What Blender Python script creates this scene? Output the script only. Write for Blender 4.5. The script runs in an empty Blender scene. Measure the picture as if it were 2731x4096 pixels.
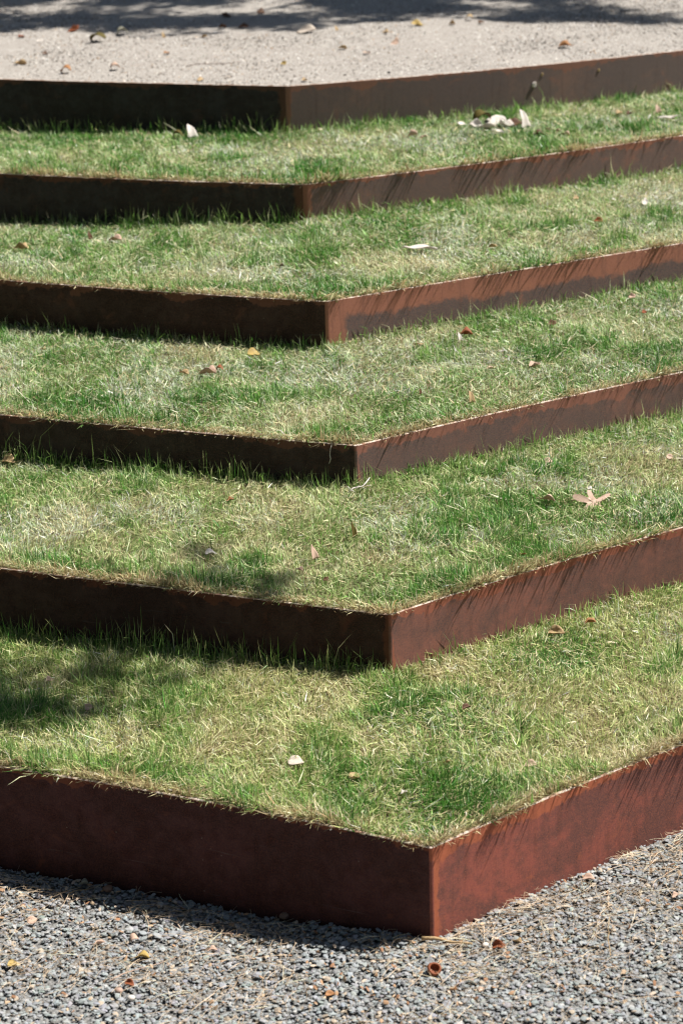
import bpy, bmesh, math, random
import numpy as np
from mathutils import Vector, Matrix

# ------------------------------------------------------------------ camera, sky, sun, exposure
SC = bpy.context.scene
COL = SC.collection
CAM_H = 4.5178
cam_d = bpy.data.cameras.new("camera")
cam_d.sensor_fit = 'HORIZONTAL'; cam_d.sensor_width = 24.0; cam_d.lens = 85.0
cam_d.clip_start = 0.1; cam_d.clip_end = 600.0
cam_d.dof.use_dof = True; cam_d.dof.focus_distance = 10.6; cam_d.dof.aperture_fstop = 2.8
cam = bpy.data.objects.new("camera", cam_d); COL.objects.link(cam)
cam.matrix_world = Matrix.Translation((0, 0, CAM_H)) @ Matrix.Rotation(math.radians(70), 4, 'X') @ Matrix.Rotation(math.radians(-1.5), 4, 'Z')
SC.camera = cam

SUN_AZ, SUN_EL = math.radians(79), math.radians(58)      # azimuth measured from +Y towards +X
world = bpy.data.worlds.new("World"); SC.world = world; world.use_nodes = True
wn = world.node_tree.nodes; wl = world.node_tree.links
sky = wn.new("ShaderNodeTexSky"); sky.sky_type = 'NISHITA'; sky.sun_disc = False
sky.sun_elevation = SUN_EL; sky.sun_rotation = SUN_AZ
wl.new(sky.outputs[0], wn["Background"].inputs[0]); wn["Background"].inputs[1].default_value = 0.05

L = Vector((-math.sin(SUN_AZ) * math.cos(SUN_EL), -math.cos(SUN_AZ) * math.cos(SUN_EL), -math.sin(SUN_EL)))
sun_d = bpy.data.lights.new("sun", 'SUN'); sun_d.energy = 5.0; sun_d.angle = math.radians(0.53); sun_d.color = (1.0, 0.955, 0.89)
sun = bpy.data.objects.new("sun", sun_d); COL.objects.link(sun)
sun.rotation_euler = L.to_track_quat('-Z', 'Y').to_euler()

SC.view_settings.view_transform = 'Standard'; SC.view_settings.look = 'None'
SC.view_settings.exposure = 0.75; SC.view_settings.gamma = 1.0
SC.render.engine = 'CYCLES'
SC.cycles.max_bounces = 6; SC.cycles.diffuse_bounces = 1; SC.cycles.glossy_bounces = 2; SC.cycles.transmission_bounces = 3
SC.cycles.use_denoising = True; SC.cycles.filter_width = 1.1

RNG = np.random.default_rng(11)
random.seed(7)

# ------------------------------------------------------------------ measured layout (metres)
WALL = [
    {'c': (0.2925, 7.8), 'zt': 0.3746, 'L': (-0.5478, -0.0511), 'zL': (-0.0225, 0.034), 'R': (0.8478, -0.06), 'zR': (-0.0098, 0.0107)},
    {'c': (0.1916, 9.3482), 'zt': 0.6518, 'L': (-0.3801, 0.0032), 'zL': (0.3788, 0.0338), 'R': (0.7721, -0.0538), 'zR': (0.372, -0.0004)},
    {'c': (0.0769, 10.959), 'zt': 0.8645, 'L': (-0.3367, 0.0133), 'zL': (0.6461, 0.0143), 'R': (0.67, -0.0267), 'zR': (0.6534, -0.0175)},
    {'c': (-0.0489, 12.6403), 'zt': 1.1281, 'L': (-0.3104, 0.0252), 'zL': (0.8426, -0.001), 'R': (0.5354, -0.0027), 'zR': (0.872, 0.0086)},
    {'c': (-0.1658, 14.5185), 'zt': 1.3632, 'L': (-0.2324, 0.0303), 'zL': (1.1143, 0.0463), 'R': (0.4164, 0.0286), 'zR': (1.1348, -0.0059)},
    {'c': (-0.2828, 16.1426), 'zt': 1.6812, 'L': (-0.2581, 0.0133), 'zL': (1.3569, 0.0281), 'R': (0.2594, 0.0397), 'zR': (1.3626, 0.0034)},
]

XMAX = 7.0
def curve_y(i, x):
    """front face line of steel wall i in plan, scalar or array"""
    w = WALL[i]; x0, y0 = w['c']; x = np.asarray(x, float)
    def arm(co):
        d = x - x0; dc = np.clip(d, -2.6, 2.8)
        return y0 + co[0] * dc + co[1] * dc * dc + (d - dc) * (co[0] + 2 * co[1] * dc)
    return np.where(x < x0, arm(w['L']), arm(w['R']))
def base_z(i, x):
    w = WALL[i]; d = np.clip(np.asarray(x, float) - w['c'][0], -2.6, 2.8)
    zl = w['zL'][0] + w['zL'][1] * d; zr = w['zR'][0] + w['zR'][1] * d
    return np.where(d < 0, zl, zr)
def gravel_z(x):
    t = np.clip(-(np.asarray(x, float) - .29) / .7, 0, 1)
    return -.068 * t * t * (3 - 2 * t)
def tread_z(i, x, v):
    zf = WALL[i]['zt'] - .015
    return zf + (base_z(i + 1, x) - zf) * v

_G = {}
def noise2(x, y, s, seed):
    """smooth value noise 0..1 with feature size s"""
    if seed not in _G: _G[seed] = np.random.default_rng(1000 + seed).random((256, 256))
    g = _G[seed]; u = np.asarray(x) / s + 57.3; v = np.asarray(y) / s + 31.7
    iu = np.floor(u).astype(int); iv = np.floor(v).astype(int); fu = u - iu; fv = v - iv
    fu = fu * fu * (3 - 2 * fu); fv = fv * fv * (3 - 2 * fv)
    a = g[iu % 256, iv % 256]; b = g[(iu + 1) % 256, iv % 256]; c = g[iu % 256, (iv + 1) % 256]; d = g[(iu + 1) % 256, (iv + 1) % 256]
    return (a * (1 - fu) + b * fu) * (1 - fv) + (c * (1 - fu) + d * fu) * fv

# ------------------------------------------------------------------ mesh and node helpers
def raw_mesh(name, verts, faces, cols=None, smooth=False, attr="tint"):
    """verts (N,3), faces (F,k): all faces of one size, foreach_set for speed"""
    verts = np.ascontiguousarray(verts, np.float32); faces = np.ascontiguousarray(faces, np.int32)
    me = bpy.data.meshes.new(name); F, k = faces.shape
    me.vertices.add(len(verts)); me.vertices.foreach_set("co", verts.ravel())
    me.loops.add(F * k); me.loops.foreach_set("vertex_index", faces.ravel())
    me.polygons.add(F); me.polygons.foreach_set("loop_start", np.arange(0, F * k, k, dtype=np.int32))
    try: me.polygons.foreach_set("loop_total", np.full(F, k, np.int32))
    except Exception: pass
    me.polygons.foreach_set("use_smooth", np.full(F, smooth, bool))
    if cols is not None:
        ca = me.color_attributes.new(attr, 'FLOAT_COLOR', 'POINT')
        c4 = np.ones((len(verts), 4), np.float32); c4[:, :3] = cols
        ca.data.foreach_set("color", c4.ravel())
    me.update(calc_edges=True); me.validate()
    return me
def link(name, me, mat=None, parent=None):
    o = bpy.data.objects.new(name, me); COL.objects.link(o)
    if mat is not None and me is not None and not me.materials: me.materials.append(mat)
    if parent is not None: o.parent = parent
    return o
def tag(o, label=None, cat=None, group=None, kind=None):
    if label: o["label"] = label
    if cat: o["category"] = cat
    if group: o["group"] = group
    if kind: o["kind"] = kind
    return o

class N:
    """tiny node-graph builder"""
    def __init__(s, name):
        s.m = bpy.data.materials.new(name); s.m.use_nodes = True; s.t = s.m.node_tree
        s.b = s.t.nodes["Principled BSDF"]; s.out = s.t.nodes["Material Output"]
    def n(s, typ, **kw):
        nd = s.t.nodes.new(typ)
        for k, v in kw.items(): setattr(nd, k, v)
        return nd
    def l(s, a, b): s.t.links.new(a, b)
    def val(s, sock, v):
        if hasattr(v, 'is_output'): s.l(v, sock)
        else: sock.default_value = v
    def noise(s, vec, scale, detail=4, rough=.55, dist=0.0):
        nd = s.n("ShaderNodeTexNoise"); s.l(vec, nd.inputs["Vector"])
        nd.inputs["Scale"].default_value = scale; nd.inputs["Detail"].default_value = detail
        nd.inputs["Roughness"].default_value = rough; nd.inputs["Distortion"].default_value = dist
        return nd.outputs["Fac"]
    def ramp(s, fac, lo, hi, a=0.0, b=1.0):
        nd = s.n("ShaderNodeMapRange", interpolation_type='SMOOTHSTEP'); s.val(nd.inputs[0], fac)
        nd.inputs[1].default_value = lo; nd.inputs[2].default_value = hi; nd.inputs[3].default_value = a; nd.inputs[4].default_value = b
        return nd.outputs[0]
    def mix(s, fac, a, b, mode='MIX'):
        nd = s.n("ShaderNodeMix", data_type='RGBA', blend_type=mode); s.val(nd.inputs[0], fac)
        for sock, v in ((nd.inputs[6], a), (nd.inputs[7], b)):
            if hasattr(v, 'is_output'): s.l(v, sock)
            else: sock.default_value = (*v, 1.0)
        return nd.outputs[2]
    def math(s, op, a, b=0.0):
        nd = s.n("ShaderNodeMath", operation=op); s.val(nd.inputs[0], a); s.val(nd.inputs[1], b); return nd.outputs[0]
    def mapping(s, vec, scale):
        nd = s.n("ShaderNodeMapping"); s.l(vec, nd.inputs[0]); nd.inputs[3].default_value = scale; return nd.outputs[0]
    def bump(s, h, strength, dist):
        nd = s.n("ShaderNodeBump"); s.l(h, nd.inputs["Height"]); nd.inputs["Strength"].default_value = strength
        nd.inputs["Distance"].default_value = dist; s.l(nd.outputs[0], s.b.inputs["Normal"])
    def finish(s, col, rough=.7, spec=.3):
        s.val(s.b.inputs["Base Color"], col if hasattr(col, 'is_output') else (*col, 1.0))
        s.val(s.b.inputs["Roughness"], rough); s.b.inputs["Specular IOR Level"].default_value = spec
        return s.m

def mat_steel(name, base, grey, rust, grey_amt, rust_top, rust_corner, seed):
    g = N(name); uv = g.n("ShaderNodeUVMap", uv_map="wall").outputs[0]
    sep = g.n("ShaderNodeSeparateXYZ"); g.l(uv, sep.inputs[0])
    along, down = sep.outputs[0], sep.outputs[1]
    off = g.n("ShaderNodeVectorMath", operation='ADD'); g.l(uv, off.inputs[0]); off.inputs[1].default_value = (seed * 13.7, seed * 7.1, seed)
    p = off.outputs[0]
    big = g.noise(p, 3.2, 4, .6, .4); mid = g.noise(p, 17, 5, .65, .3); fine = g.noise(p, 160, 3, .6)
    streak = g.noise(g.mapping(p, (34, 3.0, 1)), 1.0, 4, .6)
    scuff = g.noise(g.mapping(p, (2.2, 55, 1)), 1.0, 5, .7, .8)
    col = g.mix(g.ramp(g.math('ADD', g.math('MULTIPLY', big, .6), g.math('MULTIPLY', mid, .4)), .5 - grey_amt * .3, .72 - grey_amt * .3), base, grey)
    wob = g.math('ADD', g.math('MULTIPLY', g.math('SUBTRACT', mid, .5), .10), g.math('MULTIPLY', g.math('SUBTRACT', big, .5), .16))
    top = g.ramp(g.math('ADD', down, wob), rust_top * 1.12, rust_top * .8)
    cor = g.ramp(g.math('ADD', along, g.math('MULTIPLY', wob, .5)), rust_corner * 1.1 + .001, rust_corner * .8)
    patch = g.ramp(g.noise(p, 6.5, 5, .65, .6), .58, .72)
    m = g.math('MAXIMUM', g.math('MAXIMUM', top, cor), g.math('MULTIPLY', patch, .55))
    col = g.mix(g.math('MULTIPLY', m, .85), col, rust)
    col = g.mix(g.ramp(streak, .50, .75, 0, .45), col, (grey[0] * .55, grey[1] * .5, grey[2] * .5))
    col = g.mix(g.math('MULTIPLY', g.ramp(scuff, .60, .76, 0, .55), g.ramp(down, .05, .14)), col, tuple(.55 * q + .10 for q in base))
    col = g.mix(g.ramp(fine, .35, .75, 0, .7), col, g.mix(.5, col, (rust[0] * 1.25, rust[1] * 1.3, rust[2] * 1.2)))
    grain = g.noise(p, 75, 4, .75)
    col = g.mix(g.ramp(grain, .52, .66, 0, .38), col, g.mix(1.0, col, (.50, .46, .46), 'MULTIPLY'))
    col = g.mix(g.ramp(grain, .47, .34, 0, .5), col, g.mix(.55, col, rust))
    spots = g.n("ShaderNodeTexVoronoi"); g.l(p, spots.inputs["Vector"]); spots.inputs["Scale"].default_value = 24
    sc = g.n("ShaderNodeSeparateColor"); g.l(spots.outputs["Color"], sc.inputs[0])
    col = g.mix(g.math('MULTIPLY', g.ramp(spots.outputs["Distance"], .08, .03, 0, .5), g.ramp(sc.outputs[0], .72, .8)), col, (.34, .27, .22))
    g.bump(g.math('ADD', fine, g.math('MULTIPLY', mid, .6)), .35, .0015)
    return g.finish(col, g.ramp(mid, .3, .8, .62, .9), .22)

def mat_rim():
    g = N("steel_rim"); co = g.n("ShaderNodeTexCoord").outputs["Object"]
    n1 = g.noise(co, 24, 5, .7); n2 = g.noise(co, 180, 2)
    col = g.mix(g.ramp(n1, .40, .62), (.62, .53, .46), (.30, .17, .11))
    col = g.mix(g.ramp(n2, .5, .8, 0, .5), col, (.20, .11, .08))
    return g.finish(col, .8, .2)

def mat_ground(name, a, b, c, s1, s2, bump):
    g = N(name); co = g.n("ShaderNodeTexCoord").outputs["Object"]
    n1 = g.noise(co, s1, 5, .65); n2 = g.noise(co, s2, 3, .7)
    vor = g.n("ShaderNodeTexVoronoi"); g.l(co, vor.inputs["Vector"]); vor.inputs["Scale"].default_value = s2
    col = g.mix(g.ramp(n1, .3, .7), a, b); col = g.mix(g.ramp(n2, .45, .75), col, c)
    col = g.mix(g.ramp(vor.outputs["Distance"], .45, .75, 0, .5), col, (a[0] * .35, a[1] * .33, a[2] * .3))
    g.bump(g.math('ADD', n2, g.math('MULTIPLY', vor.outputs["Distance"], -1.0)), .8, bump)
    return g.finish(col, .9, .15)

def mat_tint(name, rough=.8, spec=.25, grain=120, amt=.25, translucent=0.0):
    """colour comes from the 'tint' attribute, with fine grain on top"""
    g = N(name); at = g.n("ShaderNodeAttribute", attribute_name="tint").outputs["Color"]
    if amt > 0:
        co = g.n("ShaderNodeTexCoord").outputs["Object"]
        nz = g.noise(co, grain, 3, .65)
        at = g.mix(g.ramp(nz, .3, .75, 0, amt), at, g.mix(1.0, at, (.45, .40, .36), 'MULTIPLY'))
    g.finish(at, rough, spec)
    if translucent > 0:
        tr = g.n("ShaderNodeBsdfTranslucent"); g.l(at, tr.inputs[0])
        mx = g.n("ShaderNodeMixShader"); mx.inputs[0].default_value = translucent
        g.l(g.b.outputs[0], mx.inputs[1]); g.l(tr.outputs[0], mx.inputs[2]); g.l(mx.outputs[0], g.out.inputs[0])
    return g.m

M_GRASS = mat_tint("grass_blade", .46, .7, amt=0.0, translucent=.38)
M_STONE = mat_tint("gravel_stone", .75, .3, 260, .35)
M_GRIT = mat_tint("path_grit", .85, .2, amt=0.0)
M_NEEDLE = mat_tint("pine_needle", .6, .3, amt=0.0, translucent=.15)
M_RIM = mat_rim()
M_SOIL = mat_ground("lawn_soil", (.16, .12, .07), (.24, .19, .10), (.10, .07, .04), 9, 90, .01)
M_GRAVELBED = mat_ground("gravel_bed", (.23, .23, .225), (.28, .275, .265), (.18, .175, .165), 7, 70, .01)
M_PATH = mat_ground("path_fines", (.37, .34, .31), (.43, .40, .365), (.27, .24, .21), 5, 85, .008)
STEEL = [   # base, mill scale, rust, share of scale, rust band under rim, rust beside fold
    ((.290, .088, .070), (.120, .058, .054), (.42, .125, .062), .45, .05, .03),
    ((.240, .108, .088), (.120, .076, .070), (.34, .115, .072), .45, .03, .012),
    ((.220, .118, .098), (.122, .092, .088), (.33, .140, .100), .55, .05, .02),
    ((.135, .098, .092), (.108, .094, .098), (.43, .175, .115), .80, .115, .115),
    ((.220, .128, .105), (.140, .112, .106), (.34, .140, .090), .60, .03, .04),
    ((.205, .138, .120), (.140, .118, .116), (.29, .138, .098), .65, .03, .015)]
# left panels: shade painted into a darker mill scale, rust only beside the fold
SHADED_SCALE = [(.046, .017, .018), (.036, .021, .021), (.033, .026, .026), (.034, .021, .020), (.025, .028, .033), (.022, .026, .031)]
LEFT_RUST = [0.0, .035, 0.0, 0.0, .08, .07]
M_STEEL = [(mat_steel("shaded_scale_steel", tuple(q * 1.45 for q in SHADED_SCALE[k]), tuple(q * .75 for q in SHADED_SCALE[k]), tuple(q * .40 for q in a[2]), .45, .02, LEFT_RUST[k], k + 21),
            mat_steel("rust_steel", *a, k + 1)) for k, a in enumerate(STEEL)]

# ------------------------------------------------------------------ structure: ground, lawn soil, upper path
def grid_mesh(X, Y, Z):
    n, m = X.shape; v = np.stack([X, Y, Z], -1).reshape(-1, 3)
    i = np.arange(n * m).reshape(n, m)
    f = np.stack([i[:-1, :-1], i[1:, :-1], i[1:, 1:], i[:-1, 1:]], -1).reshape(-1, 4)
    return v, f
xs = np.concatenate([np.linspace(-150, -8, 8), np.linspace(-7, 7, 120), np.linspace(8, 150, 8)])
ys = np.concatenate([np.linspace(-60, 5, 6), np.linspace(5.5, 14, 40), np.linspace(16, 260, 12)])
X, Y = np.meshgrid(xs, ys, indexing='ij')
Z = gravel_z(X) - .012 + (noise2(X, Y, .5, 3) - .5) * .012
Z = np.where(Y > curve_y(0, np.clip(X, -XMAX, XMAX)) + .25, -.25, Z)
v, f = grid_mesh(X, Y, Z)
tag(link("gravel_ground", raw_mesh("gravel_ground", v, f, smooth=True), M_GRAVELBED), kind='structure')

THICK = .014
for i in range(5):
    x = np.linspace(-XMAX, XMAX, 281); vv = np.linspace(0, 1, 24)
    X, V = np.meshgrid(x, vv, indexing='ij')
    yf = curve_y(i, X) + .006; yb = curve_y(i + 1, X) + .006
    Yg = yf + (yb - yf) * V
    Z = tread_z(i, X, V) + (noise2(X, Yg, .35, 20 + i) - .5) * .02 * np.minimum(1, V * 8) * np.minimum(1, (1 - V) * 8)
    v, f = grid_mesh(X, Yg, Z)
    tag(link("lawn_soil", raw_mesh("lawn_soil", v, f, smooth=True), M_SOIL), kind='structure')

x = np.linspace(-XMAX, XMAX, 161); vv = np.concatenate([np.linspace(0, .05, 12), np.linspace(.06, 1, 30)])
X, V = np.meshgrid(x, vv, indexing='ij')
yf = curve_y(5, X) + .006; Yg = yf + (160 - yf) * V ** 1.6
Xw = X * (1 + 6 * V)
Z = np.full_like(X, WALL[5]['zt'] - .006) + (noise2(X, Yg, .6, 31) - .5) * .012 * np.minimum(1, (Yg - yf) * 3)
v, f = grid_mesh(Xw, Yg, Z)
tag(link("upper_path", raw_mesh("upper_path", v, f, smooth=True), M_PATH), kind='structure')

# ------------------------------------------------------------------ steel walls
def steel_strip(name, pts, nrm, dist, ztop, zbot, mats, parent, bury=.16):
    """bent plate: outer face along pts, thickness inwards, UV in metres (along from corner, down from rim)"""
    n = len(pts); b = .0025
    bm = bmesh.new(); uvl = bm.loops.layers.uv.new("wall"); rows = []
    for k in range(n):
        p, q, zb = pts[k], nrm[k], zbot[k] - bury
        sec = [(0, zb), (0, ztop - b), (b, ztop), (THICK - b, ztop), (THICK, ztop - b), (THICK, zb)]
        rows.append([bm.verts.new((p[0] - q[0] * t, p[1] - q[1] * t, z)) for t, z in sec])
    for k in range(n - 1):
        for j in range(5):
            fc = bm.faces.new((rows[k][j], rows[k + 1][j], rows[k + 1][j + 1], rows[k][j + 1]))
            fc.material_index = 1 if j in (1, 2, 3) else 0
            fc.smooth = False
            for lp in fc.loops:
                kk = k if lp.vert in rows[k] else k + 1
                lp[uvl].uv = (dist[kk], ztop - lp.vert.co.z)
    for r in (rows[0], rows[-1]):
        bm.faces.new(r)
    bmesh.ops.recalc_face_normals(bm, faces=bm.faces)
    me = bpy.data.meshes.new(name); bm.to_mesh(me); bm.free()
    for m in mats: me.materials.append(m)
    return link(name, me, None, parent)

WNAMES = ["lowest rusty steel retaining wall rising from the grey gravel", "second rusty steel retaining wall counted up from the gravel",
          "third rusty steel retaining wall, with a white thread at its corner", "fourth steel retaining wall, grey with a broad orange rust band under its rim",
          "fifth rusty steel retaining wall, below the top lawn step", "topmost dark steel retaining wall holding up the pale path"]
for i, w in enumerate(WALL):
    root = bpy.data.objects.new("steel_retaining_wall", None); COL.objects.link(root)
    root.location = (w['c'][0], w['c'][1], w['zR'][0]); tag(root, WNAMES[i], "retaining wall", "stepped steel retaining walls", "thing")
    bpy.context.view_layer.update()
    a = .010 if i < 3 else (.014 if i == 3 else .022)
    x0 = w['c'][0]; arms = {}
    for side in (-1, 1):
        d = np.concatenate([np.linspace(a * .8, 2.8, 42), np.linspace(3.1, XMAX - .1, 10)])
        px = x0 + side * d; py = curve_y(i, px)
        ox = np.gradient(px); oy = np.gradient(py); ln = np.hypot(ox, oy); ox, oy = ox / ln * side, oy / ln * side  # pointing +x
        nx, ny = oy, -ox
        s = np.concatenate([[0], np.cumsum(np.hypot(np.diff(px), np.diff(py)))]) + a
        zb = np.maximum(base_z(i, px), -.1)
        arms[side] = (px, py, nx, ny, s, zb)
        lx, ly, lz = root.location
        pts = np.stack([px - lx, py - ly], 1)
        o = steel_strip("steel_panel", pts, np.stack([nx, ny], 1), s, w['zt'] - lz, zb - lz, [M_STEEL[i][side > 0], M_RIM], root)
        o["label"] = "left panel in deep shade" if side < 0 else "right panel in raking sunlight"
    A = np.array([arms[-1][0][0], arms[-1][1][0]]); B = np.array([arms[1][0][0], arms[1][1][0]]); Cc = np.array(w['c'])
    tt = np.linspace(0, 1, 7); bz = ((1 - tt) ** 2)[:, None] * A + (2 * tt * (1 - tt))[:, None] * Cc + (tt ** 2)[:, None] * B
    tg = np.gradient(bz, axis=0); tg /= np.linalg.norm(tg, axis=1)[:, None]; nr = np.stack([tg[:, 1], -tg[:, 0]], 1)
    nr[0] = (arms[-1][2][0], arms[-1][3][0]); nr[-1] = (arms[1][2][0], arms[1][3][0])
    zb0 = min(arms[-1][5][0], arms[1][5][0])
    steel_strip("corner_fold", bz - np.array(root.location[:2]), nr, np.abs(tt - .5) * 2 * a + (.2 if i < 3 else 0), w['zt'] - root.location[2] + .0004,
                np.full(7, zb0 - root.location[2]), [M_STEEL[i][1], M_RIM], root)

# ------------------------------------------------------------------ grass
def half_w(y): return .1445 * y + .03
def make_lawn(i, dens, width):
    parts = []
    def sample(xl, xr, n, vlo=0.0, vhi=1.0, vpow=1.0):
        x = RNG.uniform(xl, xr, n); v = vlo + (vhi - vlo) * RNG.random(n) ** vpow
        yf = curve_y(i, x) + THICK; yb = curve_y(i + 1, x) - .004
        y = yf + (yb - yf) * v
        return x, y, v, (y - yf), (yb - y)
    hw = half_w(WALL[i + 1]['c'][1]) + .75
    depth = WALL[i + 1]['c'][1] - WALL[i]['c'][1]
    n_main = int(dens * depth * 2 * hw)
    sets = [('main', *sample(-hw, hw, n_main))]
    for lo, hi in ((-5.5, -hw), (hw, 5.5)):
        sets.append(('main', *sample(lo, hi, int(dens * .5 * depth * (hi - lo)))))
    edge_d = min(1.0, .05 / depth)
    sets.append(('edge', *sample(-hw, hw, int(2 * hw * dens * .075), 0, edge_d)))
    sets.append(('over', *sample(-hw, hw, int(2 * hw * dens * .028), 0, .012 / depth)))
    sets.append(('wall', *sample(-hw, hw, int(2 * hw * dens * .030), 1 - .10 / depth, 1.0, .6)))
    VV = []; CC = []
    for kind, x, y, v, df, db in sets:
        # fewer, wider blades away from where the steps are seen from the path below
        far = np.abs(x) - half_w(y)
        keep = RNG.random(len(x)) < np.where(far < .22, 1.0, np.where(far < 1.0, .30, .10))
        x, y, v, df, db, far = (q[keep] for q in (x, y, v, df, db, far)); n = len(x)
        lod = np.where(far < .22, 1.0, np.where(far < 1.0, 2.0, 3.0))
        dry = .52 * noise2(x, y, .55, 40 + i) + .28 * noise2(x, y, .17, 50 + i) + .20 * RNG.random(n)
        lush = noise2(x, y, .30, 60 + i) * .65 + noise2(x, y, .09, 65 + i) * .35
        lush = np.clip((lush - .52) * 5, 0, 1)
        rimgreen = np.clip(1 - np.abs(df - .12) / .11, 0, 1) * np.clip((noise2(x, y, .4, 110 + i) - .35) * 4, 0, 1)
        lush = np.maximum(lush, rimgreen)
        if i == 0: lush = np.maximum(lush, np.clip((-.15 - x) * 1.6, 0, .85) * np.clip((v - .35) * 4, 0, 1) * (.4 + .6 * noise2(x, y, .2, 140)))
        sheen_mask = np.clip((noise2(x, y, .42, 120 + i) * .7 + noise2(x, y, .13, 125 + i) * .3 - .44) * 5, 0, 1) * np.clip(1.3 - abs(v - .5) * 2.2, 0, 1) * (1 - lush) * SHEEN_AMT[i]
        z = tread_z(i, x, v) + (noise2(x, y, .35, 20 + i) - .5) * .02 * np.minimum(1, v * 8) * np.minimum(1, (1 - v) * 8) - .004
        comb = 2 * np.pi * 2.2 * noise2(x, y, .32, 70 + i)
        az = comb + RNG.normal(0, 1.3, n)
        h = .046 * np.exp(RNG.normal(0, .28, n)) * (.80 + .48 * lush)
        lean = np.clip(np.abs(RNG.normal(.52, .36, n)) - .20 * lush, .03, 1.35)
        bend = RNG.normal(.35, .4, n)
        r = RNG.random(n)
        flat = r < .20                                    # clippings and thatch lying down
        lean = np.where(RNG.random(n) < sheen_mask * .6, np.clip(lean + .35, 0, 1.3), lean)
        lean = np.where(flat, RNG.uniform(1.05, 1.5, n), lean); bend = np.where(flat, RNG.normal(0, .15, n), bend)
        z = np.where(flat, z + RNG.uniform(.004, .034, n), z)
        longb = RNG.random(n) < .03
        h = np.where(longb, h * 1.6, h)
        w = width * lod * np.exp(RNG.normal(0, .28, n))
        if kind == 'edge':
            sd = np.where(x < WALL[i]['c'][0], WALL[i]['L'][0], WALL[i]['R'][0]); oaz = np.arctan2(-1.0, sd)
            out = RNG.random(n) < .55; az = np.where(out, oaz + RNG.normal(0, .8, n), az)
            h *= np.where(x < WALL[i]['c'][0], 1.2, .95)
        if kind == 'over':                                # blades leaning out over the steel rim
            side_x = np.where(x < WALL[i]['c'][0], WALL[i]['L'][0], WALL[i]['R'][0])
            oaz = np.arctan2(-1.0, side_x)
            az = oaz + RNG.normal(0, .75, n); lean = RNG.uniform(.25, 1.1, n); bend = RNG.uniform(-.1, .8, n)
            tuft = np.clip((noise2(x, y, .16, 90 + i) * .7 + noise2(x, y, .05, 92 + i) * .3 - .25) * 2.2, .15, 1.25); h = RNG.uniform(.03, .085, n) * tuft * np.where(x > WALL[i]['c'][0], 1.3, 1.0); z += .012; w = np.where(x > WALL[i]['c'][0], w * 1.35, w); bend = np.where(x < WALL[i]['c'][0], bend + .5, bend)
        if kind == 'wall':
            tall = noise2(x, y, .22, 80 + i)
            h = (.028 + .075 * RNG.random(n) ** 1.8) * (.45 + 1.1 * tall) * np.where(RNG.random(n) < .06, 1.45, 1.0)
            h = np.where(x < WALL[i + 1]['c'][0], h * 1.3, h); lean = np.abs(RNG.normal(.22, .24, n)); bend = RNG.normal(.3, .45, n)
            az = RNG.uniform(0, 2 * np.pi, n); az = np.where(np.sin(az) > .3, -az, az)
        # colour of the blades; their silvery sheen is painted in as pale patches
        G1 = np.array((.042, .20, .018)); G2 = np.array((.20, .39, .075)); G3 = np.array(PALE[i]); ST = np.array((.66, .57, .33)); BR = np.array((.30, .18, .08))
        q = np.clip(dry * 1.5 - .30 + RNG.normal(0, .22, n) - .45 * lush + DRYNESS[i], 0, 1)[:, None]
        c = np.where(q < .33, G1 + (G2 - G1) * (q / .33), np.where(q < .66, G2 + (G3 - G2) * ((q - .33) / .33), G3 + (ST - G3) * ((q - .66) / .34)))
        c = np.where((RNG.random(n) < sheen_mask * .55)[:, None], np.array((.56, .64, .47)) * np.exp(RNG.normal(0, .15, (n, 1))), c)
        fr = np.clip(1 - df / (.055 + .09 * noise2(x, y, .2, 95 + i)), 0, 1) * (noise2(x, y, .22, 97 + i) * 2.0 - .15)
        pick = (RNG.random(n) < np.clip(fr, 0, .9))[:, None]
        straw = ST + (BR - ST) * RNG.random((n, 1)) ** 1.4
        c = np.where(pick, straw, c)
        c = np.where((flat & (RNG.random(n) < .40))[:, None], ST * RNG.uniform(.65, 1.1, (n, 1)), np.where(flat[:, None], np.maximum(c, G3 * .8), c))
        if kind == 'wall': c = np.where(RNG.random((n, 1)) < .3, G3, G1 + (G2 - G1) * RNG.random((n, 1)) * 1.3)
        if kind == 'over': c = np.where(RNG.random((n, 1)) < .65, straw, c)
        if kind == 'edge': c = np.where(RNG.random((n, 1)) < .30 * np.clip(noise2(x, y, .3, 150 + i) * 2.4 - .4, 0, 2)[:, None], straw, c)
        c = np.minimum(c * np.exp(RNG.normal(.03, .36, (n, 1))), .84)
        tipc = c + (ST * 1.0 - c) * np.where(kind == 'wall', .55, .22) * RNG.random((n, 1))
        # geometry
        dx, dy = np.cos(az), np.sin(az)
        tw = az + np.pi / 2 + RNG.normal(0, .6, n); sx, sy = np.cos(tw), np.sin(tw)
        B0 = np.stack([x, y, z], 1)
        s1, c1 = np.sin(lean), np.cos(lean); l2 = np.clip(lean + bend, 0, 1.75); s2, c2 = np.sin(l2), np.cos(l2)
        M1 = B0 + (h * .52)[:, None] * np.stack([dx * s1, dy * s1, c1], 1)
        T1 = M1 + (h * .48)[:, None] * np.stack([dx * s2, dy * s2, c2], 1)
        # keep blades out of the wall behind
        for P in (M1, T1):
            P[:, 1] = np.minimum(P[:, 1], curve_y(i + 1, P[:, 0]) - .002)
        S = np.stack([sx, sy, RNG.normal(0, .25, n)], 1) * (w * .5)[:, None]
        VV.append(np.stack([B0 - S, B0 + S, M1 - S * .95, M1 + S * .95, T1], 1).reshape(-1, 3))
        midc = (c + tipc) * .5
        CC.append(np.stack([c * .9 + BR * .1, c * .9 + BR * .1, midc, midc, tipc], 1).reshape(-1, 3))
    V = np.concatenate(VV); C = np.concatenate(CC); nb = len(V) // 5
    k = (np.arange(nb) * 5)[:, None]
    F = np.concatenate([k + np.array([0, 1, 3]), k + np.array([0, 3, 2]), k + np.array([2, 3, 4])], 0)
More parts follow.
